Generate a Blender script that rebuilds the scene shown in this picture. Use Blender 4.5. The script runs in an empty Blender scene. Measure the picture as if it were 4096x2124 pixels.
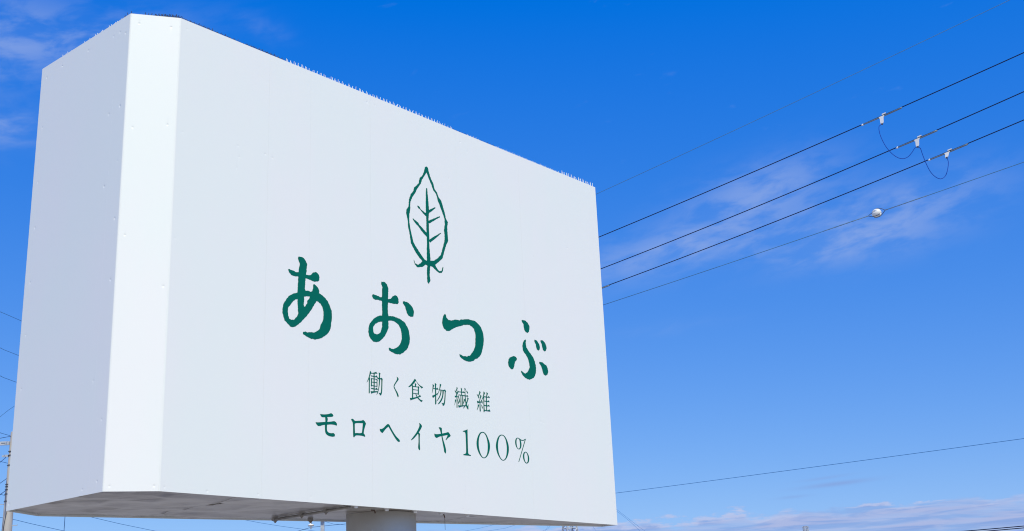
import bpy, bmesh, math, random
from mathutils import Vector, Matrix, noise

random.seed(7)
scene = bpy.context.scene
R = math.radians

# ------------------------------------------------------------------ camera
cam_data = bpy.data.cameras.new('camera')
cam_data.sensor_width = 36.0
cam_data.lens = 42.646
cam_data.clip_end = 8000.0
cam = bpy.data.objects.new('camera', cam_data)
scene.collection.objects.link(cam)
_rt = Vector((0.99905761, 0.01295572, -0.04142505))
_up = Vector((0.04340375, -0.29821187, 0.95351235))
_fw = Vector((0.0, 0.95441177, 0.29849317))
cam.matrix_world = Matrix(((_rt.x, _up.x, -_fw.x, 0.0), (_rt.y, _up.y, -_fw.y, 0.0),
                           (_rt.z, _up.z, -_fw.z, 1.6), (0, 0, 0, 1)))
scene.camera = cam

# ------------------------------------------------------------------ sun, sky, exposure
SUN_AZ, SUN_EL = R(-72.0), R(51.0)
sun_dir = Vector((math.cos(SUN_AZ) * math.cos(SUN_EL), math.sin(SUN_AZ) * math.cos(SUN_EL), math.sin(SUN_EL)))
sd = bpy.data.lights.new('sun', 'SUN')
sd.energy = 4.0
sd.angle = R(0.5)
sd.color = (1.0, 0.94, 0.69)
sun = bpy.data.objects.new('sun', sd)
scene.collection.objects.link(sun)
sun.rotation_mode = 'QUATERNION'
sun.rotation_quaternion = sun_dir.to_track_quat('Z', 'Y')
sun.location = sun_dir * 60

vs = scene.view_settings
vs.view_transform = 'Standard'
vs.look = 'None'
vs.gamma = 1.0
vs.use_curve_mapping = False
vs.exposure = 0.0
scene.cycles.filter_width = 1.1

world = bpy.data.worlds.new('World')
scene.world = world
world.use_nodes = True
wt = world.node_tree
wt.nodes.clear()


class N:
    """tiny helper for building node graphs"""
    def __init__(self, tree):
        self.t = tree

    def n(self, kind, **kw):
        nd = self.t.nodes.new(kind)
        for k, v in kw.items():
            setattr(nd, k, v)
        return nd

    def put(self, sock, v):
        if hasattr(v, 'is_output'):
            self.t.links.new(v, sock)
        elif isinstance(v, (tuple, list)) and len(v) == 3 and sock.type == 'RGBA':
            sock.default_value = (*v, 1.0)
        else:
            sock.default_value = v

    def m(self, op, a, b=None, c=None, clamp=False):
        nd = self.n('ShaderNodeMath', operation=op, use_clamp=clamp)
        self.put(nd.inputs[0], a)
        if b is not None:
            self.put(nd.inputs[1], b)
        if c is not None:
            self.put(nd.inputs[2], c)
        return nd.outputs[0]

    def ss(self, v, lo, hi, a=0.0, b=1.0):
        nd = self.n('ShaderNodeMapRange', interpolation_type='SMOOTHSTEP')
        self.put(nd.inputs['Value'], v)
        for k, x in (('From Min', lo), ('From Max', hi), ('To Min', a), ('To Max', b)):
            self.put(nd.inputs[k], x)
        return nd.outputs[0]

    def noise(self, vec, scale, detail=4.0, rough=0.55, dist=0.0):
        nd = self.n('ShaderNodeTexNoise')
        if vec is not None:
            self.put(nd.inputs['Vector'], vec)
        nd.inputs['Scale'].default_value = scale
        nd.inputs['Detail'].default_value = detail
        nd.inputs['Roughness'].default_value = rough
        nd.inputs['Distortion'].default_value = dist
        return nd.outputs['Fac']

    def mix(self, fac, a, b):
        nd = self.n('ShaderNodeMix', data_type='RGBA')
        self.put(nd.inputs[0], fac)
        self.put(nd.inputs[6], a)
        self.put(nd.inputs[7], b)
        return nd.outputs[2]

    def xyz(self, x, y, z):
        nd = self.n('ShaderNodeCombineXYZ')
        for i, v in enumerate((x, y, z)):
            self.put(nd.inputs[i], v)
        return nd.outputs[0]


SKY_STRENGTH = 0.1
w = N(wt)
sky = w.n('ShaderNodeTexSky')
sky.sky_type = 'NISHITA'
sky.sun_disc = False
sky.sun_elevation = SUN_EL
sky.sun_rotation = math.pi / 2 - SUN_AZ
sky.altitude = 0.0
sky.air_density = 1.0
sky.dust_density = 0.3
sky.ozone_density = 2.0
sep = w.n('ShaderNodeSeparateColor')
wt.links.new(sky.outputs[0], sep.inputs[0])
# deep, strongly saturated blue of a polarised clear sky: a contrast curve on each channel
comb = w.n('ShaderNodeCombineColor')
for i, (g, o) in enumerate(((0.75, -0.079), (0.740, 0.034), (0.43, 0.60))):
    v = w.m('MAXIMUM', w.m('ADD', w.m('MULTIPLY', sep.outputs[i], g), o / SKY_STRENGTH), 0.0)
    wt.links.new(v, comb.inputs[i])
tc = w.n('ShaderNodeTexCoord')
sx = w.n('ShaderNodeSeparateXYZ')
wt.links.new(tc.outputs['Generated'], sx.inputs[0])
az = w.m('MULTIPLY', w.m('ARCTAN2', sx.outputs[0], sx.outputs[1]), 180 / math.pi)
el = w.m('MULTIPLY', w.m('ARCSINE', sx.outputs[2]), 180 / math.pi)
# thin clouds: a low bank all round the horizon, faint high veils, and a few wisps
p_bank = w.xyz(w.m('MULTIPLY', az, 0.38), w.m('MULTIPLY', el, 1.1), 3.7)
p_streak = w.xyz(w.m('MULTIPLY', az, 0.22), w.m('MULTIPLY', el, 2.0), 9.1)
p_wisp = w.xyz(w.m('ADD', w.m('MULTIPLY', az, 0.42), w.m('MULTIPLY', el, 0.08)),
               w.m('ADD', w.m('MULTIPLY', el, 1.15), w.m('MULTIPLY', az, -0.2)), 1.3)
n_bank = w.noise(p_bank, 1.0, 7.0, 0.62)
n_streak = w.noise(p_streak, 1.0, 5.0, 0.55, 0.3)
n_wisp = w.noise(p_wisp, 1.0, 6.0, 0.55, 0.3)
top = w.m('MULTIPLY_ADD', n_bank, 2.0, 4.22)
bank = w.ss(w.m('SUBTRACT', top, el), -0.18, 0.30)
bank = w.m('MULTIPLY', bank, w.ss(n_streak, 0.34, 0.62, 0.55, 0.95))
edge = w.m('SUBTRACT', top, el)
rim = w.m('MULTIPLY', w.m('MULTIPLY', w.ss(edge, -0.12, 0.06), w.m('SUBTRACT', 1.0, w.ss(edge, 0.10, 0.34))), w.ss(n_streak, 0.42, 0.58))


def blob(a0, e0, sa, se, tilt):
    """soft patch of veil cloud centred on a direction"""
    c, s = math.cos(R(tilt)), math.sin(R(tilt))
    da = w.m('SUBTRACT', az, a0)
    de = w.m('SUBTRACT', el, e0)
    u = w.m('ADD', w.m('MULTIPLY', da, c / sa), w.m('MULTIPLY', de, s / sa))
    v = w.m('ADD', w.m('MULTIPLY', da, -s / se), w.m('MULTIPLY', de, c / se))
    r2 = w.m('ADD', w.m('MULTIPLY', u, u), w.m('MULTIPLY', v, v))
    return w.m('EXPONENT', w.m('MULTIPLY', r2, -1.0))


veil = None
for args, amt in (((8.0, 17.6, 5.0, 1.0, 9), 1.15), ((12.4, 19.9, 3.6, 1.2, 12), 1.2), ((18.2, 18.3, 5.0, 1.2, 6), 1.05),
                  ((16.2, 17.0, 4.2, 0.9, 2), 0.95), ((-25.8, 26.6, 5.2, 1.8, 8), 1.35), ((-25.0, 22.9, 3.0, 0.9, 0), 1.1),
                  ((-19.0, 27.6, 4.0, 0.9, 12), 0.5), ((-12.3, 28.3, 1.3, 0.5, -20), 0.35), ((7.8, 14.0, 2.5, 0.3, 4), 0.25)):
    bl = w.m('MULTIPLY', blob(*args), amt)
    veil = bl if veil is None else w.m('ADD', veil, bl)
veil = w.m('MULTIPLY', veil, w.ss(n_wisp, 0.34, 0.66, 0.08, 0.45))
everywhere = w.m('MULTIPLY', w.ss(n_wisp, 0.66, 0.84), 0.10)
veil = w.m('MAXIMUM', veil, everywhere)
K = 1.0 / SKY_STRENGTH
sky_col = w.mix(veil, comb.outputs[0], (0.33 * K, 0.45 * K, 0.79 * K))
lens = w.m('MULTIPLY', w.m('ADD', w.m('ADD', blob(14.4, 6.33, 1.5, 0.10, 3), w.m('MULTIPLY', blob(13.9, 6.62, 1.1, 0.07, 4), 0.5)), w.m('MULTIPLY', blob(12.4, 5.88, 0.7, 0.07, 2), 0.5)), 0.75)
sky_col = w.mix(lens, sky_col, (0.235 * K, 0.38 * K, 0.74 * K))
fold = w.ss(w.noise(w.xyz(w.m('MULTIPLY', az, 0.30), w.m('MULTIPLY', el, 3.4), 4.2), 1.0, 5.0, 0.55, 0.6), 0.40, 0.62)
sky_col = w.mix(bank, sky_col, w.mix(fold, (0.25 * K, 0.385 * K, 0.74 * K), (0.41 * K, 0.485 * K, 0.765 * K)))
sky_col = w.mix(w.m('MULTIPLY', rim, 0.55), sky_col, (0.60 * K, 0.62 * K, 0.82 * K))
bg = w.n('ShaderNodeBackground')
bg.inputs['Strength'].default_value = SKY_STRENGTH
wt.links.new(sky_col, bg.inputs['Color'])
out = w.n('ShaderNodeOutputWorld')
wt.links.new(bg.outputs[0], out.inputs[0])


# ------------------------------------------------------------------ materials
def mat(name, color, rough=0.5, metal=0.0, spec=0.5):
    m = bpy.data.materials.new(name)
    m.use_nodes = True
    b = m.node_tree.nodes['Principled BSDF']
    b.inputs['Base Color'].default_value = (*color, 1)
    b.inputs['Roughness'].default_value = rough
    b.inputs['Metallic'].default_value = metal
    b.inputs['Specular IOR Level'].default_value = spec
    return m


def mottled(name, c1, c2, scale, rough=0.5, metal=0.0, spec=0.5, stretch=(1, 1, 1), turn=0.0, bump=0.0, bscale=None, lo=0.35, hi=0.68):
    """two-tone procedural material with noise and optional relief"""
    m = mat(name, c1, rough, metal, spec)
    g = N(m.node_tree)
    b = m.node_tree.nodes['Principled BSDF']
    t = g.n('ShaderNodeTexCoord')
    mp = g.n('ShaderNodeMapping')
    mp.inputs['Scale'].default_value = stretch
    mp.inputs['Rotation'].default_value = (0, 0, turn)
    m.node_tree.links.new(t.outputs['Object'], mp.inputs[0])
    nz = g.noise(mp.outputs[0], scale, 6.0, 0.6)
    m.node_tree.links.new(g.mix(g.ss(nz, lo, hi), c1, c2), b.inputs['Base Color'])
    if bump:
        bp = g.n('ShaderNodeBump')
        bp.inputs['Strength'].default_value = bump
        bp.inputs['Distance'].default_value = 0.02
        m.node_tree.links.new(g.noise(mp.outputs[0], bscale or scale * 2, 5.0, 0.55), bp.inputs['Height'])
        m.node_tree.links.new(bp.outputs[0], b.inputs['Normal'])
    return m


M = {}
M['white_panel'] = mottled('white_painted_sheet', (0.765, 0.800, 0.785), (0.785, 0.790, 0.790), 0.7, 0.42, spec=0.35, stretch=(1, 1, 0.5), bump=0.03, bscale=1.6)
M['trim'] = mottled('white_painted_trim', (0.770, 0.797, 0.785), (0.765, 0.785, 0.775), 2.0, 0.42, spec=0.35)
M['vinyl'] = mottled('green_vinyl', (0.0, 0.132, 0.098), (0.0, 0.122, 0.092), 3.0, 0.7, spec=0.08)
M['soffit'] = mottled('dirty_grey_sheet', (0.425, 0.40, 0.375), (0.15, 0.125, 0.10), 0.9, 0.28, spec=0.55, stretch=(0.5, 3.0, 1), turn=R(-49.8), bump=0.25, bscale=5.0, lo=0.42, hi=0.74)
M['rust'] = mottled('rusty_steel', (0.11, 0.06, 0.04), (0.05, 0.035, 0.03), 9.0, 0.8)
M['dark_steel'] = mottled('dark_galvanised_steel', (0.10, 0.10, 0.10), (0.06, 0.06, 0.06), 6.0, 0.6)
M['grey_steel'] = mottled('weathered_conduit_steel', (0.30, 0.285, 0.265), (0.20, 0.18, 0.16), 6.0, 0.6)
M['pole'] = mottled('grey_white_painted_steel', (0.80, 0.79, 0.74), (0.70, 0.68, 0.62), 1.6, 0.5, bump=0.1, bscale=4)
M['concrete'] = mottled('weathered_concrete', (0.46, 0.43, 0.40), (0.33, 0.30, 0.28), 3.5, 0.85, stretch=(1, 1, 0.25), bump=0.3, bscale=20)
M['galv'] = mottled('galvanised_steel', (0.55, 0.57, 0.60), (0.42, 0.44, 0.47), 8.0, 0.45, metal=0.3)
M['porcelain'] = mottled('white_porcelain', (0.80, 0.80, 0.79), (0.74, 0.74, 0.73), 6.0, 0.25)
M['black_cable'] = mottled('black_cable_sheath', (0.004, 0.005, 0.035), (0.006, 0.007, 0.045), 4.0, 0.6, spec=0.2)
M['blue_cable'] = mottled('blue_cable_sheath', (0.003, 0.048, 0.34), (0.004, 0.055, 0.38), 4.0, 0.6, spec=0.2)
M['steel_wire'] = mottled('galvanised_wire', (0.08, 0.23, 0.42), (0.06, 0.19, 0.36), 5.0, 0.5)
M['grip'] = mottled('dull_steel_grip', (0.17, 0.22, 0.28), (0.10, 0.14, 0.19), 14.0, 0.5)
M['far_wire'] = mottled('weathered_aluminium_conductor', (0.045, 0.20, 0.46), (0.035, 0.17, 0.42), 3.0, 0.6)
M['white_plastic'] = mottled('white_plastic', (0.80, 0.80, 0.80), (0.72, 0.72, 0.73), 9.0, 0.4)
M['dark_and_shaded'] = mottled('dark_and_shaded_plastic', (0.03, 0.045, 0.085), (0.05, 0.06, 0.10), 12.0, 0.5)  # dark fittings, and bird spikes with their shade put into the colour
M['grey_plastic'] = mottled('grey_plastic_sleeve', (0.15, 0.20, 0.26), (0.11, 0.15, 0.20), 9.0, 0.45)
M['navy_steel'] = mottled('dark_blue_painted_steel', (0.008, 0.06, 0.20), (0.012, 0.07, 0.22), 5.0, 0.5)
M['ground'] = mottled('gravel_lot', (0.42, 0.38, 0.33), (0.33, 0.30, 0.26), 0.6, 0.95, bump=0.5, bscale=9.0)

# ------------------------------------------------------------------ mesh helpers
col = scene.collection


def link_mesh(name, verts, faces, material, parent=None, smooth=False):
    me = bpy.data.meshes.new(name)
    me.from_pydata([tuple(v) for v in verts], [], faces)
    if smooth:
        for p in me.polygons:
            p.use_smooth = True
    me.materials.append(material)
    me.update()
    o = bpy.data.objects.new(name, me)
    col.objects.link(o)
    if parent is not None:
        o.parent = parent
        o.matrix_parent_inverse = Matrix.Translation(-parent.location)
    return o


class MB:
    """collects simple solids into one mesh"""
    def __init__(self):
        self.v, self.f = [], []

    def add(self, v, f):
        k = len(self.v)
        self.v += [tuple(x) for x in v]
        self.f += [[i + k for i in q] for q in f]
        return self

    def box(self, c, sx, sy, sz, ax=None):
        """box round c with full sizes along three axes"""
        X, Y, Z = ax or (Vector((1, 0, 0)), Vector((0, 1, 0)), Vector((0, 0, 1)))
        c = Vector(c)
        p = [c + X * (sx * a) + Y * (sy * b) + Z * (sz * d) for d in (-.5, .5) for b in (-.5, .5) for a in (-.5, .5)]
        return self.add(p, [[0, 2, 3, 1], [4, 5, 7, 6], [0, 1, 5, 4], [2, 6, 7, 3], [0, 4, 6, 2], [1, 3, 7, 5]])

    def tube(self, pts, rad, n=8, cap=True):
        """round tube along points; rad is a number or one radius per point"""
        pts = [Vector(p) for p in pts]
        rr = rad if isinstance(rad, (list, tuple)) else [rad] * len(pts)
        V, F = [], []
        up = None
        for i, p in enumerate(pts):
            t = (pts[min(i + 1, len(pts) - 1)] - pts[max(i - 1, 0)]).normalized()
            if up is None:
                up = Vector((0, 0, 1)) if abs(t.z) < 0.9 else Vector((1, 0, 0))
            x = t.cross(up).normalized()
            y = x.cross(t).normalized()
            up = y
            V += [p + (x * math.cos(2 * math.pi * k / n) + y * math.sin(2 * math.pi * k / n)) * rr[i] for k in range(n)]
        for i in range(len(pts) - 1):
            for k in range(n):
                F.append([i * n + k, i * n + (k + 1) % n, (i + 1) * n + (k + 1) % n, (i + 1) * n + k])
        if cap:
            F.append(list(range(n))[::-1])
            F.append([(len(pts) - 1) * n + k for k in range(n)])
        return self.add(V, F)

    def lathe(self, base, prof, n=20, axis=Vector((0, 0, 1))):
        """profile of (radius, height) pairs turned round an axis from base"""
        axis = axis.normalized()
        x = axis.orthogonal().normalized()
        y = axis.cross(x)
        V, F = [], []
        for r, h in prof:
            V += [Vector(base) + axis * h + (x * math.cos(2 * math.pi * k / n) + y * math.sin(2 * math.pi * k / n)) * max(r, 1e-5) for k in range(n)]
        for i in range(len(prof) - 1):
            for k in range(n):
                F.append([i * n + k, i * n + (k + 1) % n, (i + 1) * n + (k + 1) % n, (i + 1) * n + k])
        F.append(list(range(n))[::-1])
        F.append([(len(prof) - 1) * n + k for k in range(n)])
        return self.add(V, F)

    def build(self, name, material, parent=None, smooth=False):
        return link_mesh(name, self.v, self.f, material, parent, smooth)


def empty(name, loc):
    o = bpy.data.objects.new(name, None)
    o.empty_display_size = 0.3
    o.location = loc
    col.objects.link(o)
    return o


def tag(o, label, cat, group=None):
    o['label'] = label
    o['category'] = cat
    if group:
        o['group'] = group
    return o


def curve_through(pts, step=0.6):
    """smooth Catmull-Rom run of points"""
    P = [Vector(p) for p in pts]
    P = [P[0] * 2 - P[1]] + P + [P[-1] * 2 - P[-2]]
    res = []
    for i in range(1, len(P) - 2):
        n = max(2, min(24, int((P[i + 1] - P[i]).length / step)))
        for k in range(n):
            t = k / n
            a, b, c, d = P[i - 1], P[i], P[i + 1], P[i + 2]
            res.append(0.5 * ((2 * b) + (c - a) * t + (2 * a - 5 * b + 4 * c - d) * t * t + (3 * b - a - 3 * c + d) * t ** 3))
    res.append(P[-2])
    return res


# ------------------------------------------------------------------ ground
g = MB()
gr, gn = [0.0, 6, 20, 60, 200, 800, 4000], 48
gv = [(0, 20, 0.0)]
gf = []
for r in gr[1:]:
    gv += [(r * math.cos(2 * math.pi * k / gn), 20 + r * math.sin(2 * math.pi * k / gn), 0.0) for k in range(gn)]
gf += [[0, 1 + k, 1 + (k + 1) % gn] for k in range(gn)]
for i in range(len(gr) - 2):
    a = 1 + i * gn
    gf += [[a + k, a + gn + k, a + gn + (k + 1) % gn, a + (k + 1) % gn] for k in range(gn)]
ground = link_mesh('ground', gv, gf, M['ground'])
ground['kind'] = 'structure'

# ------------------------------------------------------------------ the sign
ZB, HS = 3.4289, 6.0
ZT = ZB + HS
CORNER = {'A': (-6.3457, 15.0475), 'B': (-4.6854, 13.6460), 'C': (-4.0966, 13.8184),
          'D': (1.5676, 20.5286), 'E': (1.3200, 20.7070), 'F': (-6.2150, 15.7250)}
CV = {k: Vector(v) for k, v in CORNER.items()}
POLE = Vector((-2.016, 17.53))
sign = empty('pylon_sign', (POLE.x, POLE.y, 0))
tag(sign, 'huge white wedge-shaped pylon sign with green leaf emblem and Japanese lettering', 'sign')


class Face:
    """one flat side of the sign: s runs along it, h up from the bottom edge"""
    def __init__(self, a, b):
        self.p = CV[a]
        d = CV[b] - CV[a]
        self.L = d.length
        self.d = d.normalized()
        self.n = Vector((self.d.y, -self.d.x))

    def at(self, s, h, off=0.0):
        q = self.p + self.d * s + self.n * off
        return Vector((q.x, q.y, ZB + h))


FACES = {k: Face(k[0], k[1]) for k in ('AB', 'BC', 'CD', 'DE', 'EF', 'FA')}
RAD = 0.012
front = FACES['CD']


# dents where the sheets are screwed to the frame
DENTS = {
    'AB': [(0.15, 5.82), (2.05, 4.76), (1.80, 4.73), (0.14, 5.08), (2.07, 4.02), (1.80, 3.76), (0.14, 4.29), (0.15, 3.65), (2.08, 3.27), (1.95, 5.82), (2.08, 5.76),
           (1.80, 5.82), (1.20, 5.84), (0.55, 5.85), (1.83, 1.32), (2.06, 0.83), (2.04, 0.13), (1.74, 0.07), (0.06, 0.08), (0.15, 2.9), (0.14, 2.2), (0.14, 1.5), (2.07, 2.5)],
    'BC': [(0.11, 5.87), (0.50, 5.86), (0.10, 4.44), (0.51, 4.51), (0.08, 3.04), (0.55, 2.42), (0.55, 0.06), (0.07, 0.06)],
    'CD': [(0.10, 4.45), (0.06, 3.04), (0.10, 5.88), (1.38, 4.52), (1.50, 4.50), (0.94, 4.51), (0.96, 4.36), (0.93, 4.20), (3.21, 5.87), (1.38, 0.05), (2.21, 0.07), (0.64, 0.04),
           (0.06, 0.05), (3.37, 5.87), (5.21, 5.83), (5.37, 5.71), (4.92, 5.13), (7.58, 5.92), (7.84, 4.64), (6.91, 4.28), (8.72, 4.87), (6.89, 1.53), (6.96, 1.52), (5.03, 0.06),
           (5.15, 0.05), (8.72, 2.93), (8.71, 1.33)]}


def panel(f, key, s0, s1, proud, seed):
    """one cladding sheet, very slightly oil-canned, with folded edges"""
    th = 0.012
    rng = random.Random(seed)
    dents = [(u, h, rng.uniform(0.009, 0.014), rng.uniform(0.0028, 0.0055) * (0.6 if key == 'CD' else 1.0)) for u, h in DENTS.get(key, []) if s0 + 0.02 < u < s1 - 0.02]
    rows = {round(HS * j / 40, 4) for j in range(41)}
    cols = {round(s0 + (s1 - s0) * i / max(4, int((s1 - s0) / 0.14)), 4) for i in range(max(4, int((s1 - s0) / 0.14)) + 1)}
    for u, h, r, d in dents:
        for q in (-2.2, -1.4, -0.8, -0.4, 0, 0.4, 0.8, 1.4, 2.2):
            if s0 < u + q * r < s1:
                cols.add(round(u + q * r, 4))
            if 0 < h + q * r < HS:
                rows.add(round(h + q * r, 4))
    cols, rows = sorted(cols), sorted(rows)
    nx, nz = len(cols) - 1, len(rows) - 1
    V = []
    for j, h in enumerate(rows):
        for i, u in enumerate(cols):
            edge = min(1.0, min(u - s0, s1 - u, h, HS - h) / 0.3)
            b = 0.0009 * edge * noise.noise(Vector((u * 0.8 + seed * 7.3, h * 0.7, seed)))
            for du, dh, r, d in dents:
                b -= d * math.exp(-((u - du) ** 2 + (h - dh) ** 2) / (r * r))
            V.append(f.at(u, h, proud + b))
    F = [[j * (nx + 1) + i, j * (nx + 1) + i + 1, (j + 1) * (nx + 1) + i + 1, (j + 1) * (nx + 1) + i] for j in range(nz) for i in range(nx)]
    nf = len(F)
    k = len(V)
    V += [f.at(a, h, proud - o) for o in (0, th) for a, h in ((s0, 0), (s1, 0), (s1, HS), (s0, HS))]
    F += [[k + q, k + 4 + q, k + 4 + (q + 1) % 4, k + (q + 1) % 4] for q in range(4)] + [[k + 7, k + 6, k + 5, k + 4]]
    ob = link_mesh('panel', V, F, M['white_panel'], sign)
    for q, pl in enumerate(ob.data.polygons):
        pl.use_smooth = q < nf
    return ob


SEAMS = {'AB': [1.88], 'BC': [], 'CD': [1.43, 2.15, 3.27, 5.09, 6.62], 'DE': [], 'EF': [2.0, 3.8, 5.6, 7.4], 'FA': []}
sd_ = 0
for k, f in FACES.items():
    st = [RAD + 0.0003] + SEAMS[k] + [f.L - RAD - 0.0003]
    for i in range(len(st) - 1):
        sd_ += 1
        panel(f, k, st[i] + (0.0004 if i else 0), st[i + 1] - (0.0004 if i < len(st) - 2 else 0), 0.0003 * (i % 2), sd_)
# rounded folded corners between the sides
names = 'ABCDEF'
for i, c in enumerate(names):
    p, nx_ = names[i - 1], names[(i + 1) % 6]
    d1, d2 = FACES[p + c].d, FACES[c + nx_].d
    V0 = CV[c]
    a, b = V0 - d1 * RAD, V0 + d2 * RAD
    outer = [(a * (1 - t) ** 2 + V0 * 2 * t * (1 - t) + b * t * t) for t in [q / 8 for q in range(9)]]
    cen = (a + b) / 2 - (V0 - (a + b) / 2).normalized() * 0.02
    vv, ff = [], []
    for z in (ZB, ZT):
        vv += [(q.x, q.y, z) for q in outer]
    for q in range(8):
        ff.append([q, q + 1, q + 10, q + 9])
    for z in (ZB, ZT):
        vv += [(q.x, q.y, z) for q in outer] + [(cen.x, cen.y, z)]
    ff += [[26, 27, 37, 36], [27, 18, 28, 37], list(range(27, 17, -1)), list(range(28, 38))]
    o = link_mesh('corner_trim', vv, ff, M['trim'], sign)
    for q, pl in enumerate(o.data.polygons):
        pl.use_smooth = q < 8


# roof deck, closing the box
top = [CV[c] for c in names]
cen = sum(top, Vector((0, 0))) / 6
deck = [cen + (q - cen) * 0.985 for q in top]
link_mesh('roof_deck', [(q.x, q.y, ZT - 0.09) for q in deck] + [(q.x, q.y, ZT - 0.10) for q in deck],
          [[0, 1, 2, 3, 4, 5], [11, 10, 9, 8, 7, 6]] + [[i, i + 6, (i + 1) % 6 + 6, (i + 1) % 6] for i in range(6)], M['dark_steel'], sign)


# underside sheets: buckled, seamed and stained
def along(path, s):
    for i in range(len(path) - 1):
        d = path[i + 1] - path[i]
        if s <= d.length or i == len(path) - 2:
            return path[i] + d * min(1.0, max(0.0, s / d.length))
        s -= d.length


inner = {c: cen + (CV[c] - cen) * 1.0 for c in names}
fpath, bpath = [CV['B'], CV['C'], CV['D']], [CV['A'], CV['F'], CV['E']]
FS, BS = [0.0, 1.75, 3.54, 6.2, 9.38], [0.0, 2.01, 3.77, 6.4, 9.70]
HOLE = Vector((-3.80, 15.28))
ZS = ZB + 0.030


def sag(q):
    x, y = (q - CV['C']).dot(front.d), (q - CV['C']).dot(front.n)
    amp = 0.012 + 0.026 / (1.0 + math.exp((x - 2.4) * 3.0))
    v = noise.fractal(Vector((x * 0.45 + 3.1, y * 2.6, 0.4)), 1.0, 2.1, 4)
    r = abs(noise.noise(Vector((x * 0.9 + y * 0.8, y * 1.5 - x * 0.4, 5.0))))
    return amp * v - amp * 0.55 * (1 - r) ** 6


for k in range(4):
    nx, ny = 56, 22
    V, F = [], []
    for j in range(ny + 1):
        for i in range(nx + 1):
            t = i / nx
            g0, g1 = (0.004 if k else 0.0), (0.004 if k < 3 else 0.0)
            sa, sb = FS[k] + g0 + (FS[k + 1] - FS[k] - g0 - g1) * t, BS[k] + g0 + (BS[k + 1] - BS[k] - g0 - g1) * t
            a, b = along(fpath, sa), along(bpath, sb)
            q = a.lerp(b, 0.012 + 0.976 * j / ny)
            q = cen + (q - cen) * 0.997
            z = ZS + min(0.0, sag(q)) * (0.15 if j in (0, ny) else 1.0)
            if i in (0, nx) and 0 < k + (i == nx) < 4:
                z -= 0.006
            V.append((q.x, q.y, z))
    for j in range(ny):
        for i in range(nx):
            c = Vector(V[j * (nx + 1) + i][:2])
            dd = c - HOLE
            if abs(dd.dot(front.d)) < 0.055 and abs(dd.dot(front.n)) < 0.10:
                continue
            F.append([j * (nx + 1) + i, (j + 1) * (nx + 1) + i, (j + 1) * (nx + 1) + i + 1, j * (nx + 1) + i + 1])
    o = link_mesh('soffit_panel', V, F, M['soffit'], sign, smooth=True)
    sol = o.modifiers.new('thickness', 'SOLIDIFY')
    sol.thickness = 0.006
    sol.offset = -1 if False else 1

# conduit with saddle clamps along one seam of the underside
ca, cb = Vector((-2.11, 15.97)), Vector((-3.50, 17.26))
cd = (cb - ca).normalized()
ca, cb = ca + cd * 0.20, cb + cd * 0.02
zc = ZS - 0.040
conduit = MB().tube([(ca.x, ca.y, zc), ((ca + cb).x / 2, (ca + cb).y / 2, zc - 0.004), (cb.x, cb.y, zc)], 0.018, 10).build('conduit', M['grey_steel'], sign, True)
ax3 = (Vector((cd.x, cd.y, 0)), Vector((-cd.y, cd.x, 0)), Vector((0, 0, 1)))
thin = ca + Vector((-cd.y, cd.x)) * 0.09
MB().tube([(thin.x, thin.y, ZS - 0.03), (thin.x + cd.x * 1.6, thin.y + cd.y * 1.6, ZS - 0.03)], 0.005, 6).build('cable', M['grey_steel'], sign)
for px, py in ((-3.47, 17.25), (-3.02, 16.80), (-2.63, 16.44), (-3.02, 17.50)):
    m = MB().box((px, py, ZS - 0.035), 0.042, 0.066, 0.045, ax3).box((px, py, ZS - 0.062), 0.032, 0.038, 0.018, ax3)
    m.tube([(px, py, ZS - 0.07), (px, py, ZS - 0.088)], 0.013, 8)
    m.build('saddle_clamp', M['grey_steel'], sign)
for px, py in ((-2.19, 16.15), (-1.84, 16.66), (-1.49, 17.07), (-1.16, 17.48), (-0.80, 17.87)):
    MB().lathe((px, py, ZS - 0.030), [(0.018, -0.025), (0.026, -0.020), (0.026, 0.004), (0.040, 0.008), (0.040, 0.026)], 10).build('bolt', M['white_plastic'], sign)
for px, py, ln in ((-2.01, 16.69, 0.0), (-1.13, 17.66, 0.17)):
    m = MB().tube([(px - 0.05, py, ZS - 0.03), (px, py, ZS - 0.035), (px + 0.01, py, ZS - 0.075)], 0.009, 7)
    if ln:
        m.tube([(px + 0.01, py, ZS - 0.075), (px + 0.012, py, ZS - 0.075 - ln)], 0.003, 5)
    m.build('hook', M['rust'], sign)

# the column
cl = MB().lathe((POLE.x, POLE.y, 0), [(0.78, 0.0), (0.78, 0.03), (0.505, 0.04), (0.496, 0.3), (0.496, ZS - 0.012), (0.47, ZS - 0.008)], 64)
column = cl.build('column', M['pole'], sign, True)
for p in column.data.polygons:
    if abs(p.normal.z) > 0.5:
        p.use_smooth = False
sc_ = Vector((POLE.x - 0.07, POLE.y - 0.503))
MB().tube([(sc_.x, sc_.y, 0.3), (sc_.x, sc_.y, ZS - 0.26)], 0.007, 6).build('ground_wire', M['white_plastic'], column)


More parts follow.
